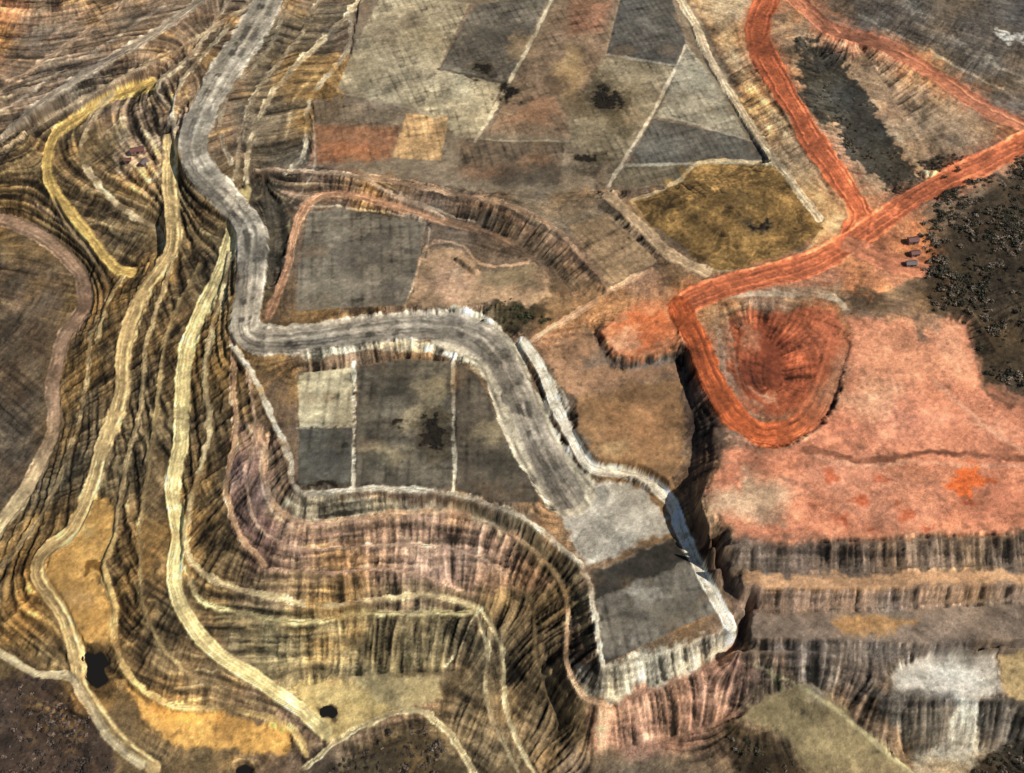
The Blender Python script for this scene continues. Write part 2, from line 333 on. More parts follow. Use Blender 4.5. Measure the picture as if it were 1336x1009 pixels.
tint([(330,225),(420,222),(560,246),(700,280),(780,350),(795,385),(740,390),(660,315),(550,278),(400,262)],(118,95,77),8)
tint([(560,262),(640,275),(710,310),(740,350),(785,380),(750,390),(700,350),(640,310),(560,285)],(90,76,63),6)
tint([(640,385),(700,380),(720,400),(690,428),(640,420)],(66,58,42),8)
tint([(690,440),(850,350),(890,400),(790,430),(720,460)],(158,120,95),10)
tint([(640,250),(790,250),(850,340),(740,300)],(120,103,84),10)
tint([(760,422),(800,430),(810,465),(880,462),(880,485),(800,492)],(112,97,86),5)
tint([(885,465),(925,520),(945,570),(935,600),(915,655),(930,710),(970,800),(930,760),(900,690),(875,650),(895,560)],(88,70,59),6)
tint([(345,560),(360,660),(400,680),(600,668),(740,760),(740,860),(650,800),(600,770),(340,745),(300,660),(310,560)],(146,118,99),8)
tint([(300,580),(345,600),(355,670),(370,745),(330,735),(298,670)],(112,88,78),8)
tint([(385,640),(700,675),(700,715),(600,668),(400,680),(365,655)],(172,158,134),5)
tint([(600,655),(690,680),(750,735),(775,800),(775,860),(745,810),(700,720)],(98,88,71),5)
tint([(340,745),(600,765),(610,800),(420,810),(300,790)],(126,105,81),6)
tint([(270,790),(620,800),(600,885),(430,890),(330,885)],(112,98,72),8)
tint([(340,805),(480,805),(470,880),(350,865)],(142,127,96),10,0.8)
tint([(620,770),(745,770),(740,880),(770,925),(760,1100),(560,1100),(575,880)],(104,89,68),10)
tint([(765,925),(965,838),(990,880),(960,940),(860,1000),(780,1000)],(150,116,98),10)
tint([(740,980),(900,985),(1020,1000),(1060,1100),(700,1100)],(114,98,80),12)
tint([(785,868),(955,822),(968,840),(870,896),(790,915),(760,900)],(184,176,160),5)
tint([(745,860),(785,870),(795,915),(765,910)],(148,142,132),4)
tint([(958,704),(1345,696),(1345,745),(955,748)],(98,84,74),4)
tint([(960,766),(1345,762),(1345,790),(970,800)],(130,108,93),4)
tint([(985,835),(1345,835),(1345,850),(1160,870),(1130,920),(1060,890)],(106,94,85),8)
tint([(1130,905),(1345,910),(1345,985),(1190,990)],(90,83,76),6)
tint([(1240,905),(1275,905),(1280,1000),(1245,990)],(168,163,152),5,.8)
tint([(1190,980),(1290,975),(1280,1060),(1190,1040)],(178,172,162),6,.8)
tint([(880,-50),(990,-50),(985,60),(1050,180),(1110,260),(1110,310),(1070,330),(1070,280),(1010,200)],(172,144,112),8)
tint([(1010,30),(1100,45),(1230,110),(1320,160),(1250,215),(1150,270),(1120,260),(1050,160),(1020,100)],(152,124,98),8)
tint([(1090,-60),(1500,-60),(1500,160),(1336,160),(1220,95),(1120,40)],(98,88,79),10)
tint([(1100,320),(1180,295),(1210,300),(1200,350),(1150,380),(1080,390),(960,390)],(168,116,90),8)
tint([(900,385),(1100,372),(1120,410),(1110,440),(1070,400),(960,405),(950,470),(985,545),(950,545),(915,470)],(142,114,94),6)
tint([(1085,395),(1190,395),(1205,430),(1110,425)],(112,92,78),8,.8)
tint([(1190,345),(1345,200),(1345,530),(1280,500),(1262,425),(1215,410)],(64,54,43),6)
tint([(1205,210),(1260,205),(1250,225),(1215,235)],(48,42,34),5)
tint([(-300,878),(60,882),(110,925),(150,985),(190,1200),(-300,1200)],(70,57,49),6)
tint([(425,1000),(500,950),(545,935),(575,955),(610,1009),(630,1200),(400,1200)],(68,58,44),6)
tint([(940,955),(960,945),(1030,965),(1060,1012),(960,1012)],(62,52,40),6)
tint([(1270,1005),(1310,965),(1400,960),(1400,1200),(1250,1200)],(52,46,38),6)
tint([(1040,58),(1065,50),(1098,58),(1112,95),(1140,150),(1190,200),(1208,240),(1175,262),(1130,225),(1102,205),(1095,160),(1062,150),(1045,105)],(60,55,48),3,1,3.5)
tint([(1060,70),(1090,75),(1105,130),(1090,150),(1065,135)],(78,74,66),8,.8,5); tint([(1120,160),(1150,180),(1165,220),(1140,210)],(72,67,59),6,.8,5)
tint([(330,885),(430,890),(400,930),(350,900)],(144,126,90),6)
# red dust spilt beside the red roads
def spill(pts,w,c,a,f):
    Q=catmull([(x[0],x[1]) for x in pts],5); idx,D,LT,AL=near(Q,w/2+f+1,3.0)
    m=(sstep(w/2+f,w/2-f,D)*a*np.clip(.8+.4*BF[idx],.2,1)).astype(np.float32); blend(idx,m,np.array(c)/255)
for n,p,w,c,k in ROADS:
    if n=='red_dirt_road': spill(p,w+18,(172,116,88),.75,8)
spill([(1120,310),(1180,305),(1205,330)],40,(172,108,80),.7,12)
for pi_,(n,p,h,c,k) in enumerate(PLOTS):
    straight='rows' in k
    idx,m,px,py=polymask(p,k.get('f',1.3),0.3 if straight else 2.2,k.get('smooth',False))
    names.append(n); nid=len(names)-1
    cc=np.tile(np.array(c,np.float32)/255,(len(idx),1))
    if straight:
        a,per=k['rows']; q=XF[idx]*math.cos(a)+YF[idx]*math.sin(a); q2=-XF[idx]*math.sin(a)+YF[idx]*math.cos(a)
        rr_=np.random.default_rng(pi_); ta=rr_.standard_normal(1200); tb=rr_.standard_normal(1200)
        am=np.clip(.8+.6*FF[idx],.1,2.0)
        g=0.05*np.interp(q/per*1.5+500,np.arange(1200),ta)+0.05*np.interp(q2/per*1.5+250,np.arange(1200),tb)
        g-=0.16*np.abs(np.cos(q*math.pi/per))**10+0.12*np.abs(np.cos(q2*math.pi/(per*1.7)))**14
        cc*=(1.03+am*g)[:,None]
    bl=BF[idx]; fl=FF[idx]
    cc*=(1+0.14*np.tanh(bl)-0.24*sstep(1.1,1.8,bl)-0.28*sstep(1.4,2.1,fl))[:,None]
    # dust of the neighbouring soil drifts over plots
    dr=(sstep(.5,1.8,-BF[idx])*.28)[:,None]; cc=cc*(1-dr)+np.array((140,112,86))/255*dr if n in('field','gravel_plot') else cc
    blend(idx,m,cc); Lf[idx[m>0.5]]=nid
def blob(u,v,a,b,c,f=4,al=1,seed=0,rot=0):
    r=np.random.default_rng(seed+int(u)); n=11; 
    L=[]
    for i in range(n):
        t=i*2*math.pi/n; q=r.uniform(.55,1.3); x=a*q*math.cos(t); y=b*q*math.sin(t)
        L.append((u+x*math.cos(rot)-y*math.sin(rot),v+x*math.sin(rot)+y*math.cos(rot)))
    tint(L,c,f,al,2.5,True)
blob(985,650,62,44,(184,156,130),14,.9); blob(1010,670,26,12,(150,124,104),8,.6)
blob(1180,470,80,40,(202,142,112),18,.7); blob(1230,560,90,30,(182,120,94),16,.7)
blob(1150,640,100,40,(194,136,112),16,.6); blob(1130,520,50,30,(206,158,126),14,.6); blob(1240,450,24,30,(208,148,118),8,.7)
blob(1290,640,40,30,(176,112,88),14,.6); blob(1090,560,40,16,(170,108,84),10,.6); blob(1300,560,30,14,(204,150,124),10,.6)
blob(1262,625,30,20,(208,104,58),4); 
for u,v,a in [(1120,650,12),(1100,678,12),(1180,672,12),(1082,622,9),(1210,688,8),(1150,622,6),(1265,655,9),(1170,655,6),(1060,660,5),(1140,685,5)]: blob(u,v,a,a*.6,(160,84,58),4,.9)
blob(1005,468,36,46,(104,54,38),14,.9); blob(1075,440,26,34,(178,104,76),16,.8)
blob(1050,425,26,16,(162,92,64),10,.7); blob(975,440,14,26,(156,110,86),6,.7); blob(1000,528,12,8,(176,134,108),4,.6)
blob(840,428,34,18,(186,104,66),6,.8); blob(815,440,16,12,(208,160,130),5,.6)
blob(590,365,34,26,(186,150,124),8,.8); blob(660,362,40,14,(118,104,82),8,.8); blob(600,350,14,8,(196,168,140),5,.7)
for (u,v,a,b) in [(545,548,38,20),(505,590,30,18),(640,560,30,25),(560,520,20,30)]: blob(u,v,a,b,(142,128,102),8,.75,3)
blob(520,510,30,20,(62,58,51),8,.75); blob(650,610,30,20,(60,56,48),8,.75); blob(425,605,26,18,(68,66,62),8,.7); blob(850,770,26,14,(126,122,116),8,.8); blob(880,790,26,12,(76,73,68),8,.8); blob(830,800,20,10,(72,69,64),6,.7)
blob(490,600,16,10,(60,57,51),5,.7); blob(545,500,10,8,(120,110,92),4,.7)
for (u,v,a,b,c) in [(520,40,40,20,(124,112,94)),(600,115,20,20,(172,162,138)),(640,50,30,20,(76,71,65)),(700,150,40,14,(146,110,86)),(745,95,25,30,(152,127,92)),(800,140,26,30,(88,78,60)),(640,225,50,10,(122,90,70)),(690,230,60,12,(80,72,62)),(450,200,40,10,(154,100,68)),(920,100,20,20,(152,144,126)),(470,330,40,30,(90,84,77)),(440,375,40,15,(122,113,100)),(760,130,20,20,(88,75,58)),(680,60,20,20,(140,118,92)),(490,190,30,8,(120,86,66)),(850,190,30,8,(98,94,86)),(560,60,20,16,(166,153,126)),(700,210,20,10,(138,106,82)),(830,110,18,12,(152,134,106)),(720,110,12,14,(82,68,54)),(760,60,10,12,(86,70,56)),(480,90,20,14,(126,115,94)),(820,170,12,8,(80,71,56)),(840,30,14,10,(104,100,94)),(440,300,16,10,(120,112,100)),(510,380,16,8,(84,78,72))]:
    blob(u,v,a,b,c,9,.75,5)
blob(820,560,50,40,(138,102,72),14,.7); blob(790,470,30,10,(122,104,90),6,.8); blob(850,520,30,14,(108,82,60),10,.7); blob(800,590,22,12,(148,124,92),8,.7)
blob(125,720,18,30,(188,150,92),6,.7); blob(125,740,12,14,(104,74,38),3,.9); blob(110,690,10,8,(190,160,108),4,.8); blob(105,780,20,12,(150,120,82),6,.7)
blob(345,950,22,10,(212,164,94),5,.8); blob(240,935,50,14,(208,154,82),6,.8); blob(290,955,20,10,(176,132,78),5,.6)
blob(1145,815,50,14,(158,120,80),6,.9); blob(1060,890,26,20,(138,126,114),8,.8)
blob(1325,45,30,7,(200,192,180),3,1)
blob(1240,880,50,16,(188,183,174),8,.8); blob(1190,880,24,10,(140,134,124),6,.7); blob(1260,862,16,6,(130,124,115),5,.7); blob(1285,890,10,8,(120,114,104),4,.6)
blob(430,905,30,14,(184,164,116),8,.8)
idx,m,px,py=polymask([(825,262),(880,240),(915,213),(1000,215),(1030,237),(1068,285),(1062,312),(1000,340),(930,352),(880,312),(842,283)],3,1.2,True)
rr=np.hypot((px-955)/1.6,(py-285))+6*FF[idx]+2*WUf[idx]
g=np.interp(rr+20,np.arange(0,400,2.),tab[:200])
cc=np.array((120,94,58),np.float32)/255*(1+0.10*np.sin(rr*0.55)+0.18*g+.18*BF[idx])[:,None]
blend(idx,m*.85,cc)
Hf[idx]+=m*0.35*g
def path(pts,w,c,a=1.0,f=1.3,warp=0.45,ridge=0.0,name=None):
    Q=catmull([(x[0],x[1]) for x in pts],5); idx,D,LT,AL=near(Q,w/2+f+3,warp)
    hw=w/2*(1+.3*FF[idx])
    m=sstep(hw+f,hw-f*.5,D)*a*np.clip(.85+.3*BF[idx],.3,1); m=m.astype(np.float32)
    blend(idx,m,np.array(c)/255); Hf[idx]+=ridge*m
    if name: names.append(name); Lf[idx[m>0.5]]=len(names)-1
path([(462,474),(462,560),(460,640)],4,(202,193,172),name='gravel_path')
path([(590,470),(592,560),(592,642)],4,(202,193,172),name='gravel_path')
path([(386,558),(460,555)],2,(150,144,130))
path([(728,-20),(695,50),(660,115),(620,185)],4,(186,173,148),name='gravel_path')
path([(895,60),(882,90),(850,150),(792,248)],4,(186,173,152),name='gravel_path')
path([(794,72),(884,86)],2,(150,144,130)); path([(856,150),(985,184)],2.5,(160,152,136)); path([(815,216),(1000,212)],2.5,(150,144,128))
path([(440,120),(550,146),(625,180),(740,184)],2,(150,138,118)); path([(572,90),(660,110)],2,(76,70,62))
path([(380,265),(410,220),(408,150)],2,(170,150,128))
path([(825,262),(880,240),(915,213),(1000,213),(1032,237),(1070,285)],4,(190,168,134),ridge=.4)
path([(1075,300),(1040,335),(960,355),(900,345),(862,312),(822,262)],4,(170,144,110),ridge=.3)
path([(386,272),(440,270),(555,290),(545,350),(528,400)],2,(166,150,130)); 
path([(540,385),(545,350),(560,318),(600,318),(632,345),(700,342)],3,(176,142,114))
path([(1050,590),(1090,596),(1150,602),(1220,592),(1336,600)],7,(106,68,52),1,3,1.2)
path([(1050,597),(1120,609),(1200,605),(1336,611)],3,(204,158,132),.6,2,1.2)
path([(920,640),(985,615),(1060,578),(1200,545),(1336,560)],4,(172,114,92),.7,3)
path([(1220,500),(1290,560),(1340,590)],4,(206,154,128),.7,3)
path([(940,600),(985,610),(1060,640)],3,(160,114,92),.6,2)
path([(960,700),(1030,650),(1060,645)],3,(150,112,90),.5,2,1.5)
path([(912,400),(940,388),(1000,385),(1080,388),(1108,408)],6,(188,170,148),.9,2,1,ridge=.3,name='berm')
path([(912,405),(908,430),(932,500),(958,533),(990,545)],3,(166,128,104),.6,2)
path([(935,402),(940,462),(962,512),(995,536)],5,(146,122,104),.8,2,1)
path([(948,402),(955,462),(972,503),(1000,522)],3,(190,158,134),.6,2,1)
path([(1110,410),(1150,400),(1195,415),(1200,445)],6,(98,82,72),.7,3,2)
path([(1262,425),(1275,470),(1290,515),(1340,525)],4,(122,90,72),.8,2)
path([(1140,130),(1180,190),(1215,235)],4,(180,156,128),.8,2); path([(1100,70),(1150,100),(1200,160),(1250,190)],4,(120,98,80),.8,2)
path([(1120,20),(1200,60),(1290,110),(1336,135)],3,(152,138,122),.8,1.5)
path([(1150,-20),(1240,50),(1345,110)],5,(138,126,112),.8,3,2); path([(1210,-20),(1290,40),(1345,75)],4,(74,68,62),.7,3,2)
path([(1120,-20),(1170,30),(1260,85)],3,(70,62,56),.7,2,2)
path([(880,20),(930,100),(985,190)],3,(118,98,78),.7,2); path([(930,0),(950,60),(1010,150),(1080,250)],4,(200,174,140),.7,2); path([(955,20),(975,80),(1040,180),(1095,270)],3,(124,96,74),.8,2)
path([(905,-10),(935,60),(985,140),(1045,225)],3,(140,110,84),.7,2)
path([(985,868),(1060,905),(1120,950),(1190,1012)],5,(170,160,124),.9,2,ridge=.3,name='track')
path([(1000,860),(1020,900)],4,(96,94,66),.8,2)
path([(560,250),(650,268),(720,300),(760,345),(790,380)],5,(74,62,53),.9,3,1.5)
path([(585,290),(660,318),(700,348)],5,(74,65,56),.8,3,2); path([(690,335),(740,382)],5,(80,70,60),.8,3,2)
path([(180,165),(205,185),(215,215),(200,235),(165,235),(150,205),(165,180)],4,(172,150,124),.9,1.5)
path([(0,60),(60,20),(110,-20)],4,(110,80,64),.8,3); path([(0,150),(80,95),(170,30),(215,-10)],4,(84,70,58),.8,2); path([(0,205),(60,155),(140,105)],4,(80,66,54),.8,2)
path([(-20,160),(60,105),(140,55),(215,5)],3,(170,148,124),.8,2); path([(0,100),(50,60),(120,10)],3,(170,134,108),.7,2); path([(90,165),(180,105),(250,80),(300,30)],3,(84,70,56),.8,2); path([(130,180),(200,120)],3,(168,146,116),.8,2)
path([(385,10),(360,70),(322,130),(306,190)],3,(78,68,58),.8,2); path([(445,50),(400,95),(372,150),(360,210)],4,(86,74,60),.8,2); path([(420,90),(385,130),(372,190)],3,(160,144,118),.7,2)
path([(40,262),(80,290),(125,340),(135,380),(120,430)],5,(118,98,84),.8,2)
path([(345,580),(340,625),(358,668),(385,690)],3,(198,174,142),.8,1.5)
path([(700,470),(735,520),(745,565),(770,600)],5,(210,198,178),.8,2,ridge=.3)
path([(400,465),(450,455),(520,450),(600,462),(622,482)],9,(186,178,158),.9,3,1,ridge=.1)
path([(480,225),(540,262),(620,290)],2,(176,156,130),.8); 
path([(560,775),(620,790),(625,800)],3,(176,160,128),.8)
def ell(u,v,a,b,s=0):
    r=np.random.default_rng(s+int(u)); return [(u+a*r.uniform(.5,1.3)*math.cos(t),v+b*r.uniform(.5,1.3)*math.sin(t)) for t in np.arange(0,6.28,.63)]
CLUMPS=[(625,95,11,8),(665,121,12,9),(797,122,18,12),(765,212,18,8),(995,293,10,6),(562,556,18,24),(520,552,12,8),(425,636,24,5)]
for u,v,a,b in CLUMPS:
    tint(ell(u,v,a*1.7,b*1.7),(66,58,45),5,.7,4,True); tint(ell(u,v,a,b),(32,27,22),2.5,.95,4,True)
for p,h in PONDS:
    c=np.mean(p,0); tint([tuple(c+(np.array(q)-c)*1.5) for q in p],(74,60,42),4,.9,3,True); tint(p,(24,21,18),2,1,.5,True)
# roads
for ri,(n,p,w,c,k) in enumerate(ROADS):
    Q=catmull([(x[0],x[1]) for x in p],6); idx,D,LT,AL=near(Q,w/2+8,0.55 if w>9 else 0.9)
    hw=w/2*(1+0.08*np.interp(AL,np.arange(0,4000,30.),np.random.default_rng(ri).standard_normal(134))+.06*FF[idx])
    soft=1.6 if w>9 else 1.3
    m=sstep(hw+soft,hw-soft*.6,D).astype(np.float32); s=LT/(w/2)
    if w<=9: m*=np.clip(.78+.35*BF[idx]+.22*FF[idx],.15,1).astype(np.float32)
    if 'fade' in k: m*=(1-.9*sstep(k['fade'],.97,AL/AL.max())).astype(np.float32)
    nt_=(6 if w<30 else 9)
    tr=np.interp(s*nt_+60,np.arange(120),np.random.default_rng(ri+50).standard_normal(120))
    al=np.interp(AL+4*FF[idx],np.arange(0,4000,9.),np.random.default_rng(ri+90).standard_normal(445))
    al2=np.interp(AL+30*s,np.arange(0,4000,45.),np.random.default_rng(ri+190).standard_normal(89))
    rim=k.get('rim',1.0)
    tone=1+0.13*tr+0.08*al*tr+0.06*al+0.08*al2+.05*FF[idx]
    berm=sstep(0.74,0.94,np.abs(s))*np.clip(.8+.4*al2,.2,1.3)
    tone+=0.16*berm*rim
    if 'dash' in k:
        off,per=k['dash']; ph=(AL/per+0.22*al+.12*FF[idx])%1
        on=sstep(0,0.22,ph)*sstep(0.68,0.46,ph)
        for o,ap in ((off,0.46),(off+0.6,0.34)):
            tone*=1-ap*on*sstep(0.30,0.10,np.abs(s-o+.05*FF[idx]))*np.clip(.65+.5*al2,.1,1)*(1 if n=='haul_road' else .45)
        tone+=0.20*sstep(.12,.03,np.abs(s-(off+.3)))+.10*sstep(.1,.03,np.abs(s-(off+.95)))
    c0=np.array(c,np.float32)/255; cc=np.tile(c0,(len(idx),1))
    if 'c2' in k:
        t=sstep(.5,.95,AL/AL.max())[:,None]; cc=cc*(1-t)+np.array(k['c2'])/255*t
    if n=='haul_road': 
        t=np.clip(sstep(900,350,AL) if w<50 else np.ones(len(AL)),0,1)[:,None]*.25; cc=cc*(1-t)+np.array((176,166,148))/255*t
    cc=cc*tone[:,None]
    blend(idx,m,cc); Lf[idx[m>0.5]]=len(names); names.append(n)
    if not k.get('col_only'): Hf[idx]+=(0.5*min(rim,1)*sstep(.22,0,np.abs(np.abs(s)-1.0))).astype(np.float32)*(1 if w>9 else .3)
# global modulation
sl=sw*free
isT=(LAB==0)
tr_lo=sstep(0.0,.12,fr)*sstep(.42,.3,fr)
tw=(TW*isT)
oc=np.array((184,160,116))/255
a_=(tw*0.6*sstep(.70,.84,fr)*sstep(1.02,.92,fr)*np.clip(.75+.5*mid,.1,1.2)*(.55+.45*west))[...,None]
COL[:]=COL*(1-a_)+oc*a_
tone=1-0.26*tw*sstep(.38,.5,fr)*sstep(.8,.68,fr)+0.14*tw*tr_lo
isplot=np.isin(LAB,[i for i,n in enumerate(names) if n in('field','gravel_plot','loading_pad','soil_plot')])
amp=np.where(isT,1.0,np.where(isplot,0.85,0.9))
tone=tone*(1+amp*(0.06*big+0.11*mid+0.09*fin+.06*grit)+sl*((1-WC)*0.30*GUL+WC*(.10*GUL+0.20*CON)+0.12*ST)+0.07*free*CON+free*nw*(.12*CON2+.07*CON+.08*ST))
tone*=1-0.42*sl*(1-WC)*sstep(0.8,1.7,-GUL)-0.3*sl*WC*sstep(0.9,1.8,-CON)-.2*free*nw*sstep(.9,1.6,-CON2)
# darker broken patches on open slopes
tone*=1-.22*isT*sstep(.7,1.7,blot)
tone=np.clip(tone,0.25,1.75)
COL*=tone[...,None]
oa=(isT*sstep(.2,1.6,hue+.5*hue2+.4*CON)*(.12+.35*west))[...,None]
COL[:]=COL*(1-oa)+np.array((160,130,82))/255*(COL.mean(-1,keepdims=True)/.40)*oa
wm=isT*1.0+0.3*(~isT)
COL[...,0]*=1+wm*(0.03*hue+0.015*hue2); COL[...,2]*=1-wm*(0.045*hue+0.01*hue2)
COL=np.clip(COL,0.02,0.95)
g_=COL.mean(-1,keepdims=True); COL=np.clip(g_+(COL-g_)*1.0,0.01,.95)
LIN=np.where(COL<0.04045,COL/12.92,((COL+0.055)/1.055)**2.4)
LIN=LIN*np.array((1.09,1.08,0.99))*1.04
LIN=np.clip(LIN,0.004,0.85)
# ---------------- pad the sheet outwards to the horizon
NP=36; gr=np.cumsum(S*1.28**np.arange(1,NP+1)); gr*=9000/gr[-1]
Xe=np.r_[X[0]-gr[::-1],X,X[-1]+gr]; Ye=np.r_[Y[0]-gr[::-1],Y,Y[-1]+gr]
def pad2(A): return np.pad(A,((NP,NP),(NP,NP))+((0,0),)*(A.ndim-2),mode='edge')
HE=pad2(H); LE=pad2(LAB); CE=pad2(LIN)
dxe=np.r_[gr[::-1],np.zeros(nx),gr]; dye=np.r_[gr[::-1],np.zeros(ny),gr]; de=np.hypot(dxe[None,:],dye[:,None])
wf=sstep(0,900,de); HE=HE*(1-wf)+(-30)*wf
CE=CE*(1-wf[...,None])+np.array((.11,.085,.06))*wf[...,None]
LE[:NP]=0;LE[-NP:]=0;LE[:,:NP]=0;LE[:,-NP:]=0
NX,NY=len(Xe),len(Ye)
GX,GY=np.meshgrid(Xe,Ye)
VC=np.stack([GX,GY,HE],-1).reshape(-1,3).astype(np.float32)
CC=np.concatenate([CE,np.ones(CE.shape[:2]+(1,))],-1).reshape(-1,4).astype(np.float32)
q=(np.arange(NY-1)[:,None]*NX+np.arange(NX-1)[None,:]).ravel()
FL=LE[:-1,:-1].ravel()
# ---------------- materials
def soil_mat(name,rough=.95,v=.22,bump=.5,sc=.7):
    m=bpy.data.materials.new(name); m.use_nodes=True; nt=m.node_tree; N=nt.nodes; L=nt.links
    b=N['Principled BSDF']; b.inputs['Roughness'].default_value=rough; b.inputs['Specular IOR Level'].default_value=.15
    a=N.new('ShaderNodeAttribute'); a.attribute_name='Col'
    tc=N.new('ShaderNodeTexCoord')
    n1=N.new('ShaderNodeTexNoise'); n1.inputs['Scale'].default_value=sc; n1.inputs['Detail'].default_value=5; n1.inputs['Roughness'].default_value=.75
    n2=N.new('ShaderNodeTexNoise'); n2.inputs['Scale'].default_value=sc*.16; n2.inputs['Detail'].default_value=4
    L.new(tc.outputs['Object'],n1.inputs['Vector']); L.new(tc.outputs['Object'],n2.inputs['Vector'])
    r1=N.new('ShaderNodeMapRange'); r1.inputs['From Min'].default_value=.3; r1.inputs['From Max'].default_value=.7; r1.inputs['To Min'].default_value=1-v; r1.inputs['To Max'].default_value=1+v
    r2=N.new('ShaderNodeMapRange'); r2.inputs['From Min'].default_value=.3; r2.inputs['From Max'].default_value=.7; r2.inputs['To Min'].default_value=1-v*.5; r2.inputs['To Max'].default_value=1+v*.5
    L.new(n1.outputs['Fac'],r1.inputs['Value']); L.new(n2.outputs['Fac'],r2.inputs['Value'])
    mu=N.new('ShaderNodeMath'); mu.operation='MULTIPLY'; L.new(r1.outputs[0],mu.inputs[0]); L.new(r2.outputs[0],mu.inputs[1])
    vm=N.new('ShaderNodeVectorMath'); vm.operation='SCALE'; L.new(a.outputs['Color'],vm.inputs[0]); L.new(mu.outputs[0],vm.inputs['Scale'])
    L.new(vm.outputs[0],b.inputs['Base Color'])
    bp=N.new('ShaderNodeBump'); bp.inputs['Strength'].default_value=bump; bp.inputs['Distance'].default_value=1.0
    L.new(n1.outputs['Fac'],bp.inputs['Height']); L.new(bp.outputs[0],b.inputs['Normal'])
    return m
M_T=soil_mat('rock_and_soil',.95,.34,.75,.8); M_R=soil_mat('road_gravel',.9,.2,.3,1.2); M_F=soil_mat('plot_soil',.95,.22,.3,1.1)
def build(name,fsel):
    qq=q[fsel]
    faces=np.stack([qq,qq+1,qq+NX+1,qq+NX],-1)
    used=np.zeros(NX*NY,bool); used[faces.ravel()]=True
    ids=np.nonzero(used)[0]; lut=np.zeros(NX*NY,np.int32); lut[ids]=np.arange(len(ids))
    f=lut[faces].ravel().astype(np.int32)
    me=bpy.data.meshes.new(name); me.vertices.add(len(ids)); me.vertices.foreach_set('co',VC[ids].ravel())
    me.loops.add(len(f)); me.loops.foreach_set('vertex_index',f)
    me.polygons.add(len(faces)); me.polygons.foreach_set('loop_start',np.arange(0,len(f),4,dtype=np.int32))
    me.update(calc_edges=True)
    at=me.color_attributes.new('Col','FLOAT_COLOR','POINT'); at.data.foreach_set('color',CC[ids].ravel())
    me.polygons.foreach_set('use_smooth',np.ones(len(faces),bool))
    o=bpy.data.objects.new(name,me); bpy.context.collection.objects.link(o)
    me.materials.append(M_T if name=='terrain' else (M_R if ('road' in name or 'track' in name or 'path' in name) else M_F))
    return o
cnt=np.bincount(FL,minlength=len(names)); FL=np.where(cnt[FL]<31,0,FL)
order=np.argsort(FL,kind='stable'); Ls=FL[order]
for i,n in enumerate(names):
    a,b=np.searchsorted(Ls,i),np.searchsorted(Ls,i+1)
    if b>a: build(n,order[a:b])
# ---------------- ponds
mw=bpy.data.materials.new('dark_water'); mw.use_nodes=True; b_=mw.node_tree.nodes['Principled BSDF']; b_.inputs['Base Color'].default_value=(.012,.011,.009,1); b_.inputs['Roughness'].default_value=.25; b_.inputs['Specular IOR Level'].default_value=.2
nz_=mw.node_tree.nodes.new('ShaderNodeTexNoise'); nz_.inputs['Scale'].default_value=.8; bp_=mw.node_tree.nodes.new('ShaderNodeBump'); bp_.inputs['Strength'].default_value=.15
mw.node_tree.links.new(nz_.outputs['Fac'],bp_.inputs['Height']); mw.node_tree.links.new(bp_.outputs[0],b_.inputs['Normal'])
for p,h in PONDS:
    Q=closed(p,5); Q=Q+np.random.default_rng(2).uniform(-.9,.9,Q.shape); wx,wy=to_world(Q[:,0],Q[:,1],h+.3); me=bpy.data.meshes.new('pond'); k=len(Q)
    me.from_pydata([(x,y,h+.3) for x,y in zip(wx,wy)],[],[tuple(range(k-1,-1,-1))]); me.update(); me.materials.append(mw)
    o=bpy.data.objects.new('pond',me); bpy.context.collection.objects.link(o)
# ---------------- vegetation
def leafmat():
    m=bpy.data.materials.new('foliage'); m.use_nodes=True; N=m.node_tree.nodes; L=m.node_tree.links; b=N['Principled BSDF']
    a=N.new('ShaderNodeAttribute'); a.attribute_name='Col'; L.new(a.outputs['Color'],b.inputs['Base Color']); b.inputs['Roughness'].default_value=.8; b.inputs['Specular IOR Level'].default_value=.2
    return m
LM=leafmat()
def crown(r,nl):
    Q=[];K=[]
    for k in range(4):
        a0,a1=k*math.pi/2,(k+1)*math.pi/2
        Q.append([(.09*math.cos(a0),.09*math.sin(a0),-.25),(.09*math.cos(a1),.09*math.sin(a1),-.25),(.04*math.cos(a1),.04*math.sin(a1),.8),(.04*math.cos(a0),.04*math.sin(a0),.8)]); K.append(0)
    for k in range(4):
        a=r.uniform(0,6.28); e=(math.cos(a)*.6,math.sin(a)*.6,r.uniform(.7,1.1))
        Q.append([(0,0,.35),(.05,.02,.35),(e[0]+.01,e[1],e[2]),(e[0],e[1],e[2])]); K.append(0)
    lobes=[(r.uniform(-.5,.5),r.uniform(-.5,.5),r.uniform(.5,1.15),r.uniform(.35,.6)) for _ in range(6)]
    for i in range(nl):
        l=lobes[i%6]; d=r.standard_normal(3); d/=np.linalg.norm(d); p=np.array(l[:3])+d*l[3]*r.uniform(.6,1)*np.array((1,1,.8))
        nrm=d+r.standard_normal(3)*.5; nrm/=np.linalg.norm(nrm); t=np.cross(nrm,(0.3,.2,1)); t/=np.linalg.norm(t)+1e-6; b=np.cross(nrm,t); s=r.uniform(.09,.2)
        Q.append([p-t*s-b*s*.7,p+t*s-b*s,p+t*s*.8+b*s,p-t*s+b*s*.8]); K.append(1)
    return np.array(Q,float),np.array(K)
TPL=[crown(np.random.default_rng(i),50) for i in range(6)]
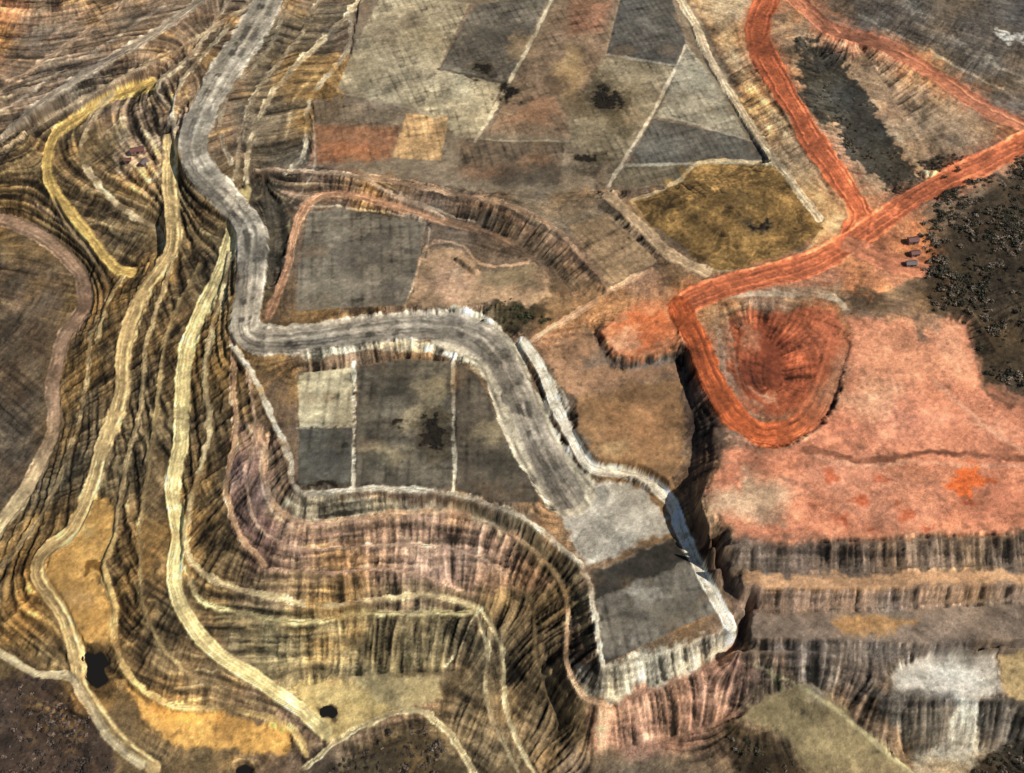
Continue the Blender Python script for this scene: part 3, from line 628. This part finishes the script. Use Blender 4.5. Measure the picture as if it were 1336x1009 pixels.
def stand(name,pts,size,cols,flat=1.0):
    VV=[];CL=[]
    for (x,y,z) in pts:
        Q,K=TPL[rng.integers(6)]; s=size*rng.uniform(.5,1.45); a=rng.uniform(0,6.28); c_,s_=math.cos(a),math.sin(a)
        B=Q*s*np.array((1,1,flat*rng.uniform(.8,1.2))); W=np.empty_like(B); W[...,0]=B[...,0]*c_-B[...,1]*s_+x; W[...,1]=B[...,0]*s_+B[...,1]*c_+y; W[...,2]=B[...,2]+z
        VV.append(W.reshape(-1,3))
        base=np.array(cols[rng.integers(len(cols))])*rng.uniform(.6,1.5)
        cq=np.where(K[:,None]==1,base*rng.uniform(.6,1.6,(len(K),1)),np.array((.05,.035,.025))); CL.append(np.repeat(cq,4,0))
    VV=np.concatenate(VV).astype(np.float32); CL=np.concatenate(CL); CL=np.c_[CL,np.ones(len(CL))].astype(np.float32)
    n=len(VV); me=bpy.data.meshes.new(name); me.vertices.add(n); me.vertices.foreach_set('co',VV.ravel()); me.loops.add(n); me.loops.foreach_set('vertex_index',np.arange(n,dtype=np.int32))
    me.polygons.add(n//4); me.polygons.foreach_set('loop_start',np.arange(0,n,4,dtype=np.int32)); me.update(calc_edges=True)
    at=me.color_attributes.new('Col','FLOAT_COLOR','POINT'); at.data.foreach_set('color',CL.ravel()); me.materials.append(LM)
    o=bpy.data.objects.new(name,me); bpy.context.collection.objects.link(o)
Hflat=H.ravel()
def scatter(poly,dens,smooth=False,clump=0.0):
    idx,m,_,_=polymask(poly,2,4.5,smooth); idx=idx[m>.5]; n=int(len(idx)*S*S*dens)
    cl=hue2.ravel()[idx]+mid.ravel()[idx]
    w=np.exp(clump*cl); w/=w.sum()
    j=rng.choice(idx,min(n,len(idx)),replace=False,p=w)
    return [(XF[i]+rng.uniform(-.4,.4),YF[i]+rng.uniform(-.4,.4),Hflat[i]) for i in j]
DK=[(.06,.052,.034),(.085,.07,.046),(.04,.04,.024),(.19,.15,.11)]
BR=[(.08,.06,.045),(.055,.042,.034),(.18,.13,.10),(.04,.031,.026)]
stand('woodland',scatter([(1200,350),(1205,300),(1240,245),(1345,205),(1345,515),(1285,498),(1265,425),(1215,410)],.045,False,1.1),2.7,DK,.6)
stand('woodland',scatter([(-40,885),(60,888),(105,925),(145,985),(150,1040),(-40,1060)],.045,False,.6),2.1,BR,.6)
stand('woodland',scatter([(430,1000),(500,955),(545,940),(570,958),(600,1005),(600,1040),(430,1040)],.045,False,.7),2.1,BR+DK,.6)
stand('woodland',scatter([(1270,1010),(1310,968),(1380,960),(1380,1050),(1270,1050)],.05,False,.5),2.1,DK,.6)
stand('scrub',scatter([(945,955),(1025,967),(1055,1010),(965,1010)],.035,False,.8),1.8,DK,.6)
stand('scrub',scatter([(1044,62),(1065,54),(1096,62),(1108,98),(1135,150),(1185,200),(1200,240),(1175,256),(1135,220),(1106,200),(1098,160),(1064,148),(1048,105)],.02,False,1.2),1.5,DK,.6)
stand('scrub',scatter([(1205,212),(1262,206),(1250,226),(1215,235)],.05),1.8,DK,.6)
stand('scrub',scatter([(640,398),(680,385),(718,400),(695,424),(640,418)],.04,True,.8),1.9,[(.045,.05,.022),(.06,.065,.03)],.7)
BK=[(.018,.016,.012),(.032,.027,.018)]
for u,v,a,b in CLUMPS:
    sc_=scatter(ell(u,v,a,b),.10,True)
    if sc_: stand('shrub_clump',sc_,1.2,BK,.5)
# ---------------- buildings
def simplemat(name,c,sc=1.5,v=.25):
    m=bpy.data.materials.new(name); m.use_nodes=True; N=m.node_tree.nodes; L=m.node_tree.links; b=N['Principled BSDF']; b.inputs['Roughness'].default_value=.7
    n=N.new('ShaderNodeTexNoise'); n.inputs['Scale'].default_value=sc; r=N.new('ShaderNodeValToRGB'); r.color_ramp.elements[0].position=.3; r.color_ramp.elements[1].position=.7
    r.color_ramp.elements[0].color=[x*(1-v) for x in c]+[1]; r.color_ramp.elements[1].color=[min(1,x*(1+v)) for x in c]+[1]
    L.new(n.outputs['Fac'],r.inputs['Fac']); L.new(r.outputs[0],b.inputs['Base Color']); return m
MW=simplemat('clay_wall',(.22,.13,.10)); MR=simplemat('rusty_roof',(.15,.06,.045)); MD=simplemat('dark_opening',(.02,.018,.016)); MG=simplemat('grey_roof',(.14,.11,.10))
def ground(u,v):
    i=int(np.argmin((Uf-u)**2+(Vf-v)**2)); return XF[i],YF[i],float(Hflat[i])
def mesh(name,vs,fs,mat,parent):
    me=bpy.data.meshes.new(name); me.from_pydata(vs,[],fs); me.update(); me.materials.append(mat); o=bpy.data.objects.new(name,me); bpy.context.collection.objects.link(o); o.parent=parent; return o
def box(name,c,d,mat,p):
    x,y,z=c; a,b,e=d[0]/2,d[1]/2,d[2]
    vs=[(x-a,y-b,z),(x+a,y-b,z),(x+a,y+b,z),(x-a,y+b,z),(x-a,y-b,z+e),(x+a,y-b,z+e),(x+a,y+b,z+e),(x-a,y+b,z+e)]
    return mesh(name,vs,[(0,3,2,1),(4,5,6,7),(0,1,5,4),(1,2,6,5),(2,3,7,6),(3,0,4,7)],mat,p)
def shed(name,u,v,L,W,Hh,rot,roof):
    x,y,z=ground(u,v); e=bpy.data.objects.new(name,None); bpy.context.collection.objects.link(e); e.location=(x,y,z-.4); e.rotation_euler[2]=rot
    box('walls',(0,0,0),(L,W,Hh),MW,e)
    l,w=L/2+.5,W/2+.5; t=Hh+W*.28; zz=Hh+.02
    mesh('roof',[(-l,-w,zz),(l,-w,zz),(l,w,zz),(-l,w,zz),(-l,0,t),(l,0,t)],[(0,1,5,4),(2,3,4,5),(0,4,3),(1,2,5),(0,3,2,1)],roof,e)
    box('door',(0,-W/2-.05,0.4),(2.6,.1,2.8),MD,e)
    for k in (-1,1): box('window',(k*L*.32,-W/2-.05,1.6),(1.4,.1,1.1),MD,e)
shed('equipment_shed',180,198,13,7,4,.3,MR); shed('equipment_shed',188,214,8,6,3.4,1.2,MG); shed('equipment_shed',168,212,6,5,3,.1,MR)
shed('equipment_shed',1190,316,9,6,4,.15,MR); shed('equipment_shed',1193,332,8,5,3.4,.2,MR); shed('equipment_shed',1188,346,9,5,3.4,.1,MG)
# ---------------- light, sky, camera
sc=bpy.context.scene
w=bpy.data.worlds.new('World'); sc.world=w; w.use_nodes=True; nt=w.node_tree
sky=nt.nodes.new('ShaderNodeTexSky'); sky.sky_type='NISHITA'; sky.sun_disc=False
sv=Vector((.76,-.34,0)).normalized(); el=math.radians(46)
sd=Vector((sv.x*math.cos(el),sv.y*math.cos(el),math.sin(el)))
sky.sun_elevation=el; sky.sun_rotation=math.atan2(sd.x,sd.y)
bg=nt.nodes['Background']; bg.inputs['Strength'].default_value=.06; nt.links.new(sky.outputs[0],bg.inputs['Color'])
sl_=bpy.data.lights.new('sun','SUN'); sl_.energy=4.4; sl_.angle=math.radians(.5); sl_.color=(1,.955,.88)
so=bpy.data.objects.new('sun',sl_); bpy.context.collection.objects.link(so); so.rotation_euler=sd.to_track_quat('Z','Y').to_euler()
cd=bpy.data.cameras.new('camera'); cd.lens=36*F/1336; cd.sensor_width=36; cd.clip_end=30000; cd.clip_start=1
co=bpy.data.objects.new('camera',cd); bpy.context.collection.objects.link(co); co.location=(0,0,CH); co.rotation_euler=(math.pi/2-TH,0,0); sc.camera=co
sc.view_settings.view_transform='Standard'; sc.view_settings.look='None'; sc.view_settings.exposure=0
